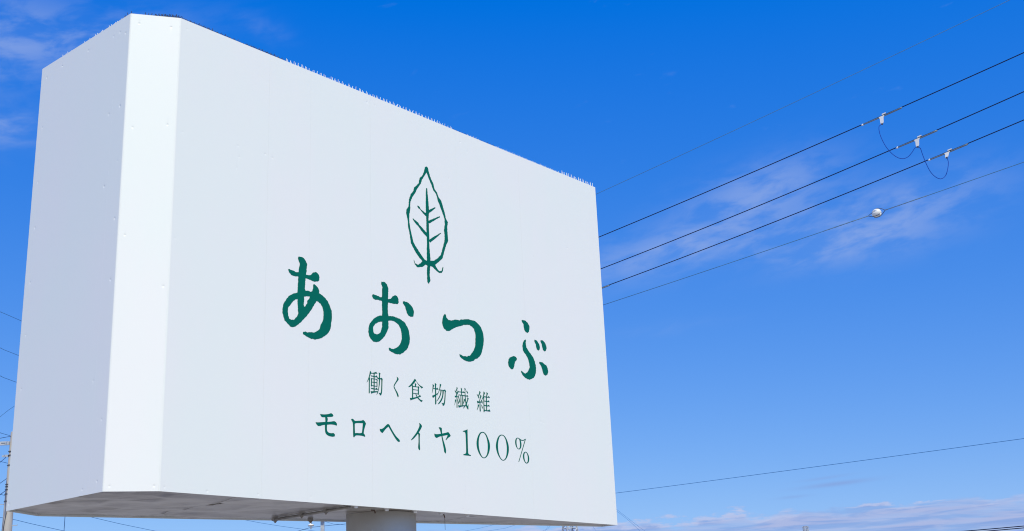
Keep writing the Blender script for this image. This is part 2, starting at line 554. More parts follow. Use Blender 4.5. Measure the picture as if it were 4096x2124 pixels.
# bird spike strips along the top edges
def spike_strip(f, s0, s1, back, material, hmin, hmax, lattice=False):
    m = MB()
    zr = ZT + 0.002
    a, b = f.at(s0, 0, -back), f.at(s1, 0, -back)
    c = (a + b) / 2
    axs = (Vector((f.d.x, f.d.y, 0)), Vector((f.n.x, f.n.y, 0)), Vector((0, 0, 1)))
    m.box((c.x, c.y, zr + 0.004), (s1 - s0) - 0.004, 0.035, 0.010, axs)
    s = s0 + 0.012
    k = 0
    while s < s1 - 0.008:
        hh = random.uniform(hmin, hmax) * (random.uniform(0.4, 0.75) if random.random() < 0.14 else 1.0)
        lean = (-0.004, 0.0, 0.010, 0.002)[k % 4] + random.uniform(-0.004, 0.004) + (random.uniform(-0.03, 0.03) if random.random() < 0.12 else 0.0)
        out = (0.012, -0.01, 0.004, -0.03)[k % 4]
        p0 = f.at(s, 0, -back)
        p1 = f.at(s + lean, 0, -back + out)
        m.tube([(p0.x, p0.y, zr), (p1.x, p1.y, zr + hh)], [0.0056, 0.0038], 5)
        if lattice:
            for sgn in (-1, 1):
                q = f.at(s + sgn * 0.045, 0, -back - 0.01)
                m.tube([(p0.x, p0.y, zr), (q.x, q.y, zr + hh * 0.95)], 0.0035, 4)
        s += 0.0335 + random.uniform(-0.003, 0.003)
        k += 1
    return m.build('bird_spike_strip', material, sign)


W_, SHADED_ = M['white_plastic'], M['dark_and_shaded']  # darker strips: unlit look of the same spikes painted into the plastic
s = 0.03
while s < 8.70:
    e_ = min(s + 0.335, 8.76)
    if s < 1.72:
        spike_strip(front, s, e_, 0.045, SHADED_, 0.042, 0.058, True)
    elif s < 4.5:
        spike_strip(front, s, e_, 0.045, W_, 0.058, 0.072)
    elif s < 5.0:
        spike_strip(front, s, e_, 0.07, W_, 0.062, 0.075)
    elif s < 6.4:
        spike_strip(front, s, e_, 0.09, SHADED_ if int(s * 3) % 2 else W_, 0.064, 0.076)
    elif s < 7.8:
        spike_strip(front, s, e_, 0.085, W_, 0.060, 0.072)
    else:
        spike_strip(front, s, e_, 0.045, W_, 0.075, 0.09)
    s += 0.34
fb = FACES['BC']
spike_strip(fb, 0.02, 0.16, 0.05, SHADED_, 0.02, 0.03)
spike_strip(fb, 0.17, 0.33, 0.035, SHADED_, 0.035, 0.055)
spike_strip(fb, 0.335, 0.59, 0.03, SHADED_, 0.045, 0.065, True)
spike_strip(fb, 0.335, 0.58, 0.075, SHADED_, 0.06, 0.08, True)
fl = FACES['AB']
for a_, b_, bk, mt, h0, h1 in ((0.42, 0.70, 0.07, W_, 0.072, 0.082), (0.72, 0.95, 0.09, W_, 0.068, 0.075), (0.97, 1.30, 0.07, W_, 0.068, 0.078),
                               (1.31, 1.63, 0.06, W_, 0.066, 0.078), (1.64, 1.88, 0.06, W_, 0.062, 0.075), (1.89, 2.14, 0.05, SHADED_, 0.06, 0.08)):
    spike_strip(fl, a_, b_, bk, mt, h0, h1)

# ------------------------------------------------------------------ lettering and emblem
GLYPHS = [  # part name, rough edge, shapes; a shape is an outer contour then its holes, in millimetres along and up the front face
 ('hiragana_character', 1, [['1968,3219 2017,3221 2053,3212 2090,3175 2112,3135 2104,3079 2095,2987 2172,3001 2220,3048 2270,3061 2310,3036 2326,2999 2323,2959 2296,2936 2246,2921 2185,2928 2142,2937 2085,2938 2081,2866 2074,2796 2087,2767 2135,2776 2174,2768 2199,2780 2216,2823 2216,2873 2232,2888 2278,2865 2311,2837 2324,2810 2319,2776 2371,2759 2434,2726 2481,2680 2516,2622 2541,2577 2547,2528 2544,2438 2526,2327 2498,2273 2455,2227 2388,2179 2327,2148 2260,2127 2181,2129 2109,2146 2049,2170 2051,2199 2096,2211 2120,2201 2168,2212 2247,2222 2301,2255 2332,2284 2344,2326 2368,2369 2389,2412 2400,2482 2400,2532 2379,2597 2341,2639 2282,2663 2249,2618 2225,2579 2189,2523 2153,2473 2105,2416 2058,2369 2011,2317 1964,2281 1923,2247 1882,2233 1835,2235 1788,2270 1743,2300 1722,2354 1706,2408 1708,2456 1725,2526 1759,2575 1799,2631 1875,2684 1951,2718 1954,2812 1964,2936 1895,2932 1841,2936 1805,2968 1789,2998 1804,3009 1846,3005 1881,3003 1912,2991 1965,2999 1976,3072 1984,3123 1963,3163 1953,3191', '1953,2626 1958,2540 1964,2463 1968,2426 1939,2377 1894,2334 1863,2328 1821,2335 1803,2377 1794,2433 1807,2493 1842,2533 1876,2578 1917,2615', '2066,2682 2102,2693 2163,2700 2149,2663 2121,2638 2115,2593 2074,2542 2058,2568 2067,2638']]),
 ('hiragana_character', 1, [['3464,3165 3526,3172 3575,3144 3599,3092 3596,3007 3591,2932 3641,2945 3679,2989 3723,3014 3767,3011 3792,2978 3801,2922 3780,2892 3690,2881 3627,2881 3590,2879 3587,2817 3584,2733 3596,2684 3686,2695 3761,2691 3836,2674 3912,2645 3961,2592 3995,2532 4007,2458 4014,2413 4000,2345 3973,2285 3935,2241 3877,2196 3816,2161 3727,2153 3653,2169 3598,2188 3592,2218 3607,2226 3641,2217 3691,2218 3735,2243 3791,2282 3830,2337 3852,2396 3847,2470 3827,2541 3797,2583 3754,2608 3698,2624 3648,2628 3592,2615 3591,2502 3565,2451 3534,2400 3490,2347 3435,2302 3399,2279 3351,2265 3297,2266 3249,2299 3220,2340 3206,2392 3215,2457 3233,2506 3269,2553 3336,2615 3409,2654 3470,2668 3474,2778 3469,2882 3394,2884 3339,2876 3297,2890 3282,2919 3297,2948 3346,2945 3407,2943 3443,2931 3471,2936 3475,3031 3484,3089 3460,3126', '3473,2583 3468,2500 3449,2451 3434,2416 3400,2392 3364,2379 3313,2387 3302,2426 3299,2467 3335,2523 3402,2562'], ['3886,2955 3918,2961 3975,2955 4033,2932 4083,2888 4104,2835 4096,2786 4087,2760 4029,2750 3984,2766 3963,2791 3943,2835 3923,2888 3882,2923']]),
 ('hiragana_character', 1, [['4756,2922 4776,2903 4785,2867 4831,2839 4894,2842 4964,2868 5018,2875 5066,2872 5099,2897 5153,2902 5218,2918 5273,2928 5349,2923 5415,2927 5469,2898 5523,2868 5554,2835 5580,2789 5596,2738 5602,2677 5592,2591 5572,2527 5546,2454 5516,2404 5453,2349 5397,2326 5341,2287 5259,2264 5200,2263 5147,2270 5094,2289 5055,2309 5040,2340 5055,2350 5091,2344 5123,2330 5160,2336 5214,2336 5236,2353 5271,2358 5308,2395 5360,2449 5396,2515 5408,2593 5416,2670 5411,2731 5391,2773 5387,2795 5345,2823 5285,2841 5214,2831 5144,2814 5105,2794 5029,2772 4954,2738 4911,2712 4846,2674 4783,2663 4722,2692 4702,2726 4686,2768 4701,2845 4729,2899']]),
 ('hiragana_character', 1, [['6527,3128 6564,3137 6629,3137 6685,3107 6718,3061 6718,3013 6695,2961 6660,2938 6616,2948 6585,2978 6572,3027 6572,3071 6541,3096'], ['6607,2826 6616,2806 6603,2769 6617,2694 6672,2642 6727,2595 6780,2551 6812,2495 6833,2425 6834,2348 6809,2276 6772,2225 6705,2194 6655,2175 6601,2179 6544,2198 6495,2225 6460,2267 6455,2295 6483,2287 6524,2271 6555,2260 6608,2287 6643,2326 6677,2377 6670,2428 6655,2485 6632,2533 6596,2575 6553,2603 6523,2641 6518,2696 6531,2753 6560,2797'], ['6285,2505 6348,2501 6370,2477 6364,2453 6324,2420 6309,2384 6296,2340 6276,2302 6234,2284 6203,2294 6162,2330 6150,2378 6164,2430 6195,2467 6240,2484'], ['6825,2858 6891,2849 6940,2805 6959,2755 6947,2710 6922,2691 6880,2700 6863,2740 6859,2783 6826,2822'], ['6986,2875 7046,2877 7097,2843 7127,2799 7131,2756 7100,2709 7073,2700 7033,2715 7017,2764 7008,2815 6980,2850'], ['6922,2505 7004,2509 7056,2483 7108,2466 7131,2425 7143,2365 7116,2319 7068,2297 7029,2307 7002,2346 6989,2396 6966,2444 6922,2477']]),
 ('leaf_emblem', 1, [['4427,5193 4458,5179 4487,5091 4527,5006 4567,4954 4596,4866 4648,4824 4678,4760 4740,4704 4770,4624 4799,4552 4828,4448 4873,4396 4855,4312 4857,4202 4866,4095 4823,4022 4776,3903 4730,3784 4654,3714 4568,3646 4598,3611 4649,3568 4701,3579 4729,3649 4744,3649 4733,3585 4700,3548 4648,3537 4576,3568 4504,3606 4463,3608 4448,3466 4460,3378 4424,3318 4394,3349 4388,3484 4401,3600 4371,3609 4288,3554 4186,3532 4137,3567 4114,3630 4128,3625 4147,3584 4207,3574 4269,3618 4300,3647 4231,3692 4142,3779 4064,3883 4038,4043 4013,4129 4002,4248 3978,4334 3985,4381 4026,4438 4043,4565 4086,4662 4134,4713 4156,4781 4251,4869 4274,4962 4327,5008 4371,5092 4394,5170', '4424,5093 4454,5042 4484,4987 4524,4926 4564,4841 4626,4794 4655,4706 4695,4637 4745,4539 4795,4440 4803,4347 4778,4247 4792,4172 4782,4060 4735,3940 4700,3840 4624,3762 4538,3705 4393,3674 4342,3686 4273,3747 4193,3821 4125,3896 4087,4009 4059,4109 4041,4196 4044,4319 4066,4417 4069,4526 4122,4624 4174,4692 4228,4785 4303,4883 4326,4952 4380,5022'], ['4408,4832 4401,4751 4397,4655 4393,4544 4395,4467 4398,4344 4399,4219 4397,4095 4404,3990 4397,3880 4396,3757 4392,3650 4475,3670 4466,3775 4455,3894 4454,4002 4455,4110 4453,4233 4448,4356 4467,4486 4456,4562 4451,4671 4439,4762 4433,4839'], ['4452,4438 4525,4490 4607,4564 4596,4574 4497,4518 4421,4471'], ['4456,4275 4538,4330 4700,4437 4690,4451 4517,4358 4429,4310'], ['4474,3977 4575,4060 4716,4180 4707,4188 4546,4084 4434,4010'], ['4436,4414 4355,4437 4286,4462 4266,4491 4222,4505 4212,4497 4237,4466 4277,4454 4329,4410 4404,4377'], ['4442,4089 4335,4156 4247,4207 4224,4238 4165,4257 4118,4276 4109,4268 4141,4235 4183,4202 4220,4185 4293,4120 4400,4053']]),
 ('katakana_character', 0, [['2350,1144 2427,1148 2497,1162 2539,1176 2567,1164 2579,1148 2562,1133 2467,1118 2383,1108 2363,1122'], ['2274,1030 2310,1031 2428,1049 2527,1063 2592,1076 2623,1066 2641,1041 2636,1022 2598,1028 2537,1028 2468,1017 2399,1005 2325,985 2291,1004'], ['2435,1119 2467,1122 2482,1093 2474,1061 2470,1019 2468,957 2478,928 2508,914 2548,913 2583,918 2606,899 2603,879 2573,870 2518,871 2473,882 2447,902 2436,931 2433,1015 2440,1062']]),
 ('katakana_character', 0, [['2885,1131 2906,1143 2930,1138 2953,1121 3018,1128 3081,1138 3104,1149 3134,1132 3155,1103 3139,1065 3122,1016 3112,968 3138,943 3138,923 3090,931 3028,931 2970,925 2955,913 2939,895 2926,903 2922,949 2922,1027 2916,1089 2904,1111', '2953,1081 2976,1092 3097,1104 3091,1045 3080,973 3049,963 2986,960 2957,954 2953,1030']]),
 ('katakana_character', 0, [['3407,1060 3433,1059 3476,1078 3526,1120 3559,1141 3585,1136 3614,1099 3673,1028 3728,977 3772,949 3788,926 3771,912 3738,921 3683,973 3629,1036 3570,1106 3520,1069 3481,1029 3459,1007 3438,1012 3409,1037']]),
 ('katakana_character', 0, [['4166,1220 4199,1209 4225,1182 4215,1161 4173,1103 4113,1039 4055,988 4009,959 4000,965 4050,1016 4103,1071 4150,1137 4173,1185'], ['4155,1084 4183,1066 4175,1016 4173,942 4176,877 4177,844 4166,833 4145,849 4139,877 4148,956 4148,1055 4131,1065']]),
 ('katakana_character', 0, [['4469,1099 4501,1094 4585,1106 4657,1122 4718,1138 4758,1151 4785,1130 4808,1103 4796,1089 4758,1068 4708,1026 4699,1033 4728,1074 4744,1107 4668,1089 4571,1065 4511,1042 4476,1062'], ['4560,1195 4588,1203 4626,1195 4628,1153 4633,1103 4648,1037 4682,956 4703,883 4702,849 4693,833 4666,854 4656,903 4635,985 4614,1075 4598,1133 4581,1173']]),
 ('digit', 0, [['5069,1198 5120,1212 5172,1232 5170,1158 5169,1034 5170,900 5174,876 5192,863 5228,857 5227,845 5148,844 5067,843 5067,858 5105,866 5124,884 5128,921 5128,1055 5125,1159 5119,1180 5101,1189 5069,1187']]),
 ('digit', 0, [['5497,1227 5541,1223 5585,1194 5627,1132 5651,1079 5657,1024 5644,962 5615,904 5575,861 5529,838 5492,836 5448,857 5399,910 5369,973 5359,1042 5372,1103 5404,1166 5447,1211', '5504,1216 5541,1207 5576,1168 5599,1104 5607,1034 5599,958 5581,901 5549,863 5515,846 5481,853 5450,885 5423,937 5409,996 5408,1061 5421,1128 5446,1180 5477,1208']]),
 ('digit', 0, [['5935,1229 5977,1223 6022,1196 6062,1140 6084,1078 6087,1022 6074,959 6043,900 6001,856 5954,836 5919,838 5878,861 5835,908 5804,966 5790,1036 5802,1098 5836,1168 5883,1213', '5936,1217 5976,1210 6013,1169 6032,1109 6040,1038 6031,961 6010,897 5978,859 5943,846 5913,854 5880,886 5852,940 5840,1000 5840,1066 5856,1134 5882,1187 5910,1210']]),
 ('percent_mark', 0, [['6307,1218 6335,1215 6366,1195 6384,1163 6390,1117 6378,1074 6352,1048 6323,1039 6292,1048 6258,1079 6242,1124 6244,1166 6262,1198 6283,1213', '6311,1209 6334,1203 6348,1175 6354,1134 6351,1087 6337,1057 6316,1048 6295,1059 6279,1091 6274,1137 6279,1179 6294,1204'], ['6312,1212 6341,1199 6368,1186 6403,1181 6439,1184 6471,1198 6501,1213 6496,1219 6463,1207 6436,1195 6408,1193 6379,1198 6352,1209 6318,1218'], ['6500,1216 6490,1194 6315,846 6299,845 6475,1201 6480,1211'], ['6482,1017 6510,1010 6540,982 6558,944 6561,908 6548,868 6523,845 6490,836 6462,845 6432,876 6413,916 6412,952 6428,990 6454,1010', '6482,1008 6505,997 6523,962 6528,921 6521,878 6507,854 6487,847 6466,861 6450,898 6445,945 6453,982 6467,1001']]),
 ('kanji_character', 0, [['3236,1845 3262,1825 3251,1806 3235,1768 3225,1754 3205,1713 3178,1674 3171,1675 3193,1714 3214,1765 3228,1812'], ['3225,1754 3235,1742 3230,1688 3228,1621 3227,1533 3217,1525 3208,1530 3210,1619 3211,1690 3211,1725'], ['3253,1813 3300,1825 3351,1844 3375,1819 3351,1819 3303,1812 3253,1806'], ['3300,1817 3298,1559 3318,1562 3321,1820'], ['3247,1782 3273,1780 3303,1780 3333,1779 3354,1796 3377,1772 3356,1768 3303,1768 3258,1767'], ['3251,1749 3273,1738 3269,1706 3269,1644 3272,1636 3257,1626 3250,1635 3252,1691'], ['3263,1733 3355,1736 3357,1744 3265,1742'], ['3353,1739 3362,1749 3377,1729 3371,1720 3370,1639 3364,1630 3355,1640 3356,1727'], ['3263,1685 3361,1689 3362,1698 3264,1694'], ['3262,1637 3360,1637 3362,1646 3264,1646'], ['3245,1609 3272,1607 3301,1606 3331,1605 3355,1624 3379,1598 3354,1595 3301,1595 3257,1595'], ['3242,1561 3271,1561 3319,1568 3372,1575 3387,1568 3330,1554 3277,1539 3256,1527'], ['3396,1842 3430,1833 3421,1812 3419,1735 3412,1672 3396,1607 3378,1556 3354,1522 3352,1526 3378,1587 3394,1660 3399,1732 3401,1804'], ['3362,1764 3376,1751 3414,1749 3443,1755 3443,1766 3417,1765 3384,1766 3368,1770'], ['3434,1762 3452,1775 3469,1754 3465,1732 3461,1651 3457,1588 3449,1552 3437,1530 3425,1525 3413,1532 3401,1548 3391,1555 3399,1557 3416,1554 3428,1560 3436,1586 3442,1667 3443,1747']]),
 ('hiragana_character', 0, [['3738,1830 3760,1821 3780,1801 3769,1782 3731,1740 3700,1698 3693,1681 3711,1652 3744,1615 3765,1582 3774,1558 3767,1541 3755,1540 3746,1557 3728,1595 3699,1641 3678,1675 3681,1698 3700,1727 3732,1770 3748,1802']]),
 ('kanji_character', 0, [['4095,1847 4112,1839 4127,1827 4114,1816 4082,1782 4043,1747 4004,1721 3970,1710 3965,1714 4005,1747 4044,1786 4076,1823'], ['4121,1824 4146,1800 4183,1772 4228,1755 4263,1747 4233,1723 4195,1751 4158,1778 4130,1807'], ['4094,1788 4127,1772 4119,1755 4119,1736 4096,1733 4097,1766'], ['4054,1726 4159,1730 4161,1740 4056,1737'], ['4037,1748 4059,1747 4060,1683 4057,1563 4035,1561 4038,1680'], ['4154,1741 4163,1750 4185,1731 4175,1716 4173,1633 4161,1618 4151,1625 4155,1722'], ['4053,1681 4158,1686 4160,1694 4055,1690'], ['4052,1629 4156,1631 4158,1640 4054,1638'], ['3990,1558 4020,1560 4064,1571 4128,1588 4166,1604 4192,1628 4216,1603 4185,1595 4140,1576 4063,1548 4022,1534 4006,1524'], ['4103,1633 4122,1622 4140,1597 4165,1579 4203,1558 4249,1550 4218,1526 4177,1551 4140,1576 4115,1607']]),
 ('kanji_character', 0, [['4457,1820 4490,1801 4479,1780 4465,1739 4445,1683 4438,1682 4450,1737 4456,1781'], ['4470,1749 4517,1749 4520,1761 4473,1761'], ['4518,1759 4531,1762 4550,1778 4580,1753 4555,1748 4518,1747'], ['4502,1842 4538,1826 4529,1808 4526,1702 4525,1614 4525,1540 4508,1524 4499,1530 4503,1655 4504,1743 4504,1805'], ['4440,1645 4472,1656 4509,1674 4563,1700 4566,1694 4534,1668 4496,1641 4457,1613'], ['4607,1843 4640,1831 4626,1808 4608,1761 4579,1709 4546,1659 4543,1660 4563,1698 4590,1754 4602,1805'], ['4599,1756 4690,1760 4711,1771 4735,1748 4725,1732 4720,1665 4709,1593 4698,1552 4682,1530 4663,1525 4653,1529 4654,1542 4642,1554 4627,1564 4648,1561 4670,1561 4683,1576 4695,1635 4703,1698 4705,1747 4649,1749 4605,1745'], ['4617,1747 4642,1748 4632,1707 4608,1655 4575,1612 4537,1575 4532,1578 4563,1619 4596,1667 4613,1713'], ['4658,1750 4686,1749 4678,1695 4657,1630 4624,1582 4586,1547 4557,1533 4554,1537 4593,1579 4632,1632 4653,1687']]),
 ('kanji_character', 0, [['4961,1841 4988,1827 4971,1798 4955,1772 4938,1779 4951,1800 4961,1820'], ['4915,1782 4941,1777 4956,1765 4969,1753 4960,1739 4943,1741 4931,1762'], ['4983,1793 5008,1776 4985,1746 4954,1702 4935,1700 4952,1733 4969,1758'], ['4916,1704 4938,1701 4976,1703 4989,1695 4950,1686 4921,1677'], ['4954,1693 4973,1696 4971,1624 4968,1534 4958,1527 4949,1532 4953,1622'], ['4920,1653 4945,1641 4934,1615 4907,1561 4902,1560 4915,1604'], ['4971,1660 4987,1639 5003,1605 4997,1589 4988,1590 4980,1625'], ['4980,1723 4999,1712 5014,1674 5028,1631 5021,1613 5011,1615 5000,1663'], ['4998,1769 5055,1770 5133,1773 5136,1785 5058,1782 4999,1777'], ['5083,1778 5103,1794 5125,1779'], ['4995,1723 5053,1723 5138,1724 5177,1725 5180,1737 5141,1736 5056,1734 4998,1732'], ['5172,1734 5189,1747 5214,1725 5171,1724'], ['5050,1842 5078,1826 5074,1807 5071,1726 5055,1724 5055,1805'], ['5128,1845 5160,1836 5149,1812 5149,1735 5156,1664 5173,1603 5188,1578 5209,1614 5203,1562 5205,1537 5192,1533 5170,1553 5152,1587 5139,1653 5133,1733 5136,1815'], ['5166,1814 5191,1802 5207,1783 5200,1771 5190,1774 5178,1793'], ['5184,1712 5217,1698 5198,1665 5173,1612 5132,1567 5092,1536 5087,1538 5126,1580 5161,1633 5186,1681'], ['5039,1722 5034,1573 5052,1575 5057,1724'], ['5079,1727 5071,1578 5090,1580 5096,1729'], ['5111,1683 5137,1671 5122,1642 5091,1598 5092,1616 5106,1649'], ['4982,1570 5022,1570 5068,1577 5126,1586 5132,1578 5067,1562 5021,1547 4995,1536']]),
 ('kanji_character', 0, [['5461,1844 5490,1828 5472,1798 5454,1771 5437,1771 5431,1775 5452,1805'], ['5398,1788 5431,1775 5456,1741 5450,1727 5439,1728 5423,1755'], ['5480,1790 5508,1771 5489,1741 5460,1687 5443,1685 5465,1729'], ['5400,1688 5433,1681 5493,1686 5513,1675 5466,1666 5408,1650'], ['5456,1668 5476,1671 5475,1593 5478,1539 5462,1528 5453,1536'], ['5418,1640 5445,1624 5429,1592 5396,1543 5391,1544 5409,1590'], ['5491,1643 5514,1620 5524,1599 5518,1582 5507,1583 5500,1610'], ['5488,1713 5511,1707 5524,1685 5524,1660 5512,1657 5500,1687'], ['5552,1847 5588,1829 5570,1801 5544,1752 5511,1709 5505,1713 5531,1760 5548,1807'], ['5544,1761 5565,1768 5561,1695 5562,1603 5563,1542 5549,1530 5539,1537 5542,1647'], ['5619,1845 5654,1829 5638,1805 5622,1775 5605,1773 5618,1812'], ['5604,1773 5600,1562 5619,1564 5623,1776'], ['5556,1764 5644,1764 5648,1776 5560,1775'], ['5632,1767 5667,1792 5695,1766'], ['5553,1698 5641,1698 5644,1709 5556,1708'], ['5625,1702 5664,1724 5683,1698'], ['5553,1631 5637,1629 5641,1641 5556,1642'], ['5625,1636 5662,1657 5685,1632'], ['5549,1555 5680,1555 5684,1567 5552,1567'], ['5628,1563 5670,1586 5696,1557']]),
]


def contour(txt, rough, rng):
    P = [Vector((int(a), int(b))) for a, b in (t.split(',') for t in txt.split())]
    n = len(P)
    out_ = []
    if rough:
        for i in range(n):
            a, b = P[i], P[(i + 1) % n]
            k = max(1, int((b - a).length / 14))
            for q in range(k):
                t = q / k
                p = a.lerp(b, t)
                if q:
                    d = (b - a).normalized()
                    p = p + Vector((-d.y, d.x)) * rng.uniform(-3.5, 3.5)
                out_.append(p)
        return out_
    tang = []
    for i in range(n):
        a, b, c = P[i - 1], P[i], P[(i + 1) % n]
        d1, d2 = (b - a), (c - b)
        cs = d1.normalized().dot(d2.normalized()) if d1.length and d2.length else -1
        tang.append((c - a) * 0.5 if cs > 0.62 else None)
    for i in range(n):
        a, b = P[i], P[(i + 1) % n]
        L = (b - a).length
        k = max(1, min(5, int(L / 12)))
        m0, m1 = tang[i], tang[(i + 1) % n]
        m0 = (b - a) if m0 is None else m0.normalized() * L
        m1 = (b - a) if m1 is None else m1.normalized() * L
        for q in range(k):
            t = q / k
            out_.append(a * (2 * t ** 3 - 3 * t * t + 1) + m0 * (t ** 3 - 2 * t * t + t) + b * (-2 * t ** 3 + 3 * t * t) + m1 * (t ** 3 - t * t))
    return out_


def make_glyph(name, rough, shapes, idx):
    """a cut vinyl character: every stroke a thin sheet, laid on the face"""
    rng = random.Random(100 + idx)
    verts, faces = [], []
    for k, shape in enumerate(shapes):
        cu = bpy.data.curves.new('outline', 'CURVE')
        cu.dimensions = '2D'
        cu.fill_mode = 'BOTH'
        cu.extrude = 0.05
        for c in shape:
            pts = contour(c, rough, rng)
            sp = cu.splines.new('POLY')
            sp.points.add(len(pts) - 1)
            for q, p in zip(sp.points, pts):
                q.co = (p.x, p.y, 0, 1)
            sp.use_cyclic_u = True
        ob = bpy.data.objects.new('outline', cu)
        me = bpy.data.meshes.new_from_object(ob)
        base = len(verts)
        off = 0.0021 + 0.00015 * k
        for v in me.vertices:
            verts.append(front.at(v.co.x / 1000, v.co.y / 1000, off + v.co.z / 1000))
        faces += [[i + base for i in p.vertices] for p in me.polygons]
        bpy.data.objects.remove(ob)
        bpy.data.curves.remove(cu)
        bpy.data.meshes.remove(me)
    return link_mesh(name, verts, faces, M['vinyl'], sign)


for i, (nm, rough, shapes) in enumerate(GLYPHS):
    make_glyph(nm, rough, shapes, i)

# ------------------------------------------------------------------ utility pole at the left
PX, PY = -15.945, 38.0
up_ = tag(empty('utility_pole', (PX, PY, 0)), 'round concrete utility pole with steel crossarm behind the sign, at far left', 'utility pole')
MB().lathe((PX, PY, 0), [(0.185, 0), (0.15, 5.6), (0.118, 8.66), (0.10, 8.69)], 28).build('shaft', M['concrete'], up_, True)
arm = MB().box((PX - 0.70, PY - 0.16, 8.31), 1.24, 0.09, 0.11).build('crossarm', M['galv'], up_)
MB().box((PX - 0.25, PY - 0.208, 8.31), 0.12, 0.012, 0.016).build('slot', M['dark_steel'], arm)
MB().box((PX + 0.62, PY - 0.16, 8.31), 1.2, 0.09, 0.11).build('crossarm', M['galv'], up_)
for ix in (-0.475, -1.2, 0.45, 1.1):
    MB().lathe((PX + ix, PY - 0.16, 8.365), [(0.012, 0), (0.012, 0.06), (0.05, 0.065), (0.062, 0.10), (0.035, 0.12), (0.05, 0.145), (0.055, 0.175), (0.02, 0.21)], 16).build('insulator', M['porcelain'], up_, True)
for z in (8.05, 7.93, 7.62, 7.02, 6.95, 6.86, 6.72, 6.50):
    rr = 0.185 - 0.00625 * z + 0.010
    MB().lathe((PX, PY, z), [(rr, 0), (rr + 0.004, 0.004), (rr + 0.004, 0.020), (rr, 0.024)], 28).build('band', M['dark_steel'], up_)
cv_ = MB().box((PX - 0.19, PY - 0.04, 7.93), 0.13, 0.06, 0.07).box((PX - 0.28, PY - 0.04, 7.925), 0.07, 0.045, 0.05).build('clevis', M['galv'], up_)
for sgn, z in ((-1, 6.43), (1, 5.77), (-1, 5.2), (1, 4.7), (-1, 4.2), (1, 3.7)):
    rr = 0.14
    MB().tube([(PX + sgn * rr, PY, z), (PX + sgn * (rr + 0.17), PY, z), (PX + sgn * (rr + 0.175), PY, z + 0.025)], 0.010, 7).build('step_bolt', M['galv'], up_)
MB().tube(curve_through([(PX + 0.02, PY - 0.155, 6.2), (PX - 0.02, PY - 0.160, 5.9), (PX - 0.05, PY - 0.158, 5.6), (PX - 0.04, PY - 0.168, 4.5), (PX - 0.03, PY - 0.185, 0.1)]), 0.008, 6).build('ground_wire', M['dark_steel'], up_)

# ------------------------------------------------------------------ grey post with hanging insulator, seen under the sign
QX, QY = -5.775, 35.5
sp_ = tag(empty('steel_post', (QX, QY, 0)), 'pale square steel post with short arm and white hanging insulator, under the sign', 'post')
MB().box((QX, QY, 2.63), 0.10, 0.10, 5.26).build('shaft', M['galv'], sp_)
MB().box((QX - 0.11, QY - 0.055, 5.288), 0.36, 0.22, 0.05).build('arm', M['navy_steel'], sp_)
ins = MB().lathe((QX - 0.325, QY - 0.06, 5.015), [(0.012, 0.0), (0.020, 0.01), (0.022, 0.075), (0.045, 0.09), (0.075, 0.095), (0.090, 0.105), (0.088, 0.118), (0.070, 0.135), (0.035, 0.15), (0.030, 0.20), (0.022, 0.255)], 20).build('insulator', M['porcelain'], sp_, True)
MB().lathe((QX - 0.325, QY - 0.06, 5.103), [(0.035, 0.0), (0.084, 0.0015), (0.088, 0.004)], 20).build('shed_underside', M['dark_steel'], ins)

# ------------------------------------------------------------------ thin mast
ms = tag(empty('mast', (-11.187, 30.0, 0)), 'thin dark blue mast standing below the left end of the sign', 'mast')
MB().tube([(-11.187, 30, 0), (-11.187, 30, 5.6)], [0.012, 0.0075], 8).build('rod', M['navy_steel'], ms)
MB().lathe((-11.187, 30, 0), [(0.10, 0), (0.10, 0.03), (0.03, 0.05), (0.03, 0.3)], 12).build('base', M['galv'], ms)


# ------------------------------------------------------------------ transmission towers
def tower(x, y, top, half_base, half_waist, waist, half_top, rot, arms, label, t_):
    root = tag(empty('transmission_tower', (x, y, 0)), label, 'tower', 'lattice towers on the skyline')
    c, s_ = math.cos(rot), math.sin(rot)

    def hw(z):
        return half_base + (half_waist - half_base) * z / waist if z < waist else half_waist + (half_top - half_waist) * (z - waist) / (top - waist)

    def pt(i, z):
        a, b = ((-1, -1), (1, -1), (1, 1), (-1, 1))[i % 4]
        q = hw(z)
        return Vector((x + (a * c - b * s_) * q, y + (a * s_ + b * c) * q, z))

    def beam(name, a, b, r, parent=root):
        return MB().tube([a, b], r, 4).build(name, M['galv'], parent)

    for i in range(4):
        m = MB().tube([pt(i, 0), pt(i, waist), pt(i, top)], t_, 4)
        m.build('leg', M['galv'], root)
    lev = [0.0]
    while lev[-1] < top - 0.6:
        lev.append(min(top, lev[-1] + max(1.6, hw(lev[-1]) * 2.0)))
    for j in range(len(lev) - 1):
        for i in range(4):
            beam('brace', pt(i, lev[j]), pt(i + 1, lev[j + 1]), t_ * 0.55)
            beam('brace', pt(i + 1, lev[j]), pt(i, lev[j + 1]), t_ * 0.55)
            beam('girt', pt(i, lev[j + 1]), pt(i + 1, lev[j + 1]), t_ * 0.6)
    for z, L in arms:
        for sg in (-1, 1):
            tip = Vector((x + sg * L * c, y + sg * L * s_, z))
            m = MB()
            for i in ((1, 2) if sg > 0 else (0, 3)):
                m.tube([pt(i, z), tip], t_ * 0.6, 4).tube([pt(i, min(top, z + 1.2)), tip], t_ * 0.5, 4)
            m.build('crossarm', M['galv'], root)
    return root


tower(11.25, 300.0, 43.0, 4.2, 1.15, 30.0, 0.7, R(24), ((32.0, 3.6), (35.6, 4.2), (39.2, 3.6)), 'grey lattice tower poking out just below the right end of the sign', 0.15)
tower(136.4, 600.0, 50.6, 5.0, 1.2, 36.0, 0.9, R(10), ((46.5, 4.0), (50.0, 1.7)), 'tiny distant lattice tower in front of the low clouds at right', 0.14)


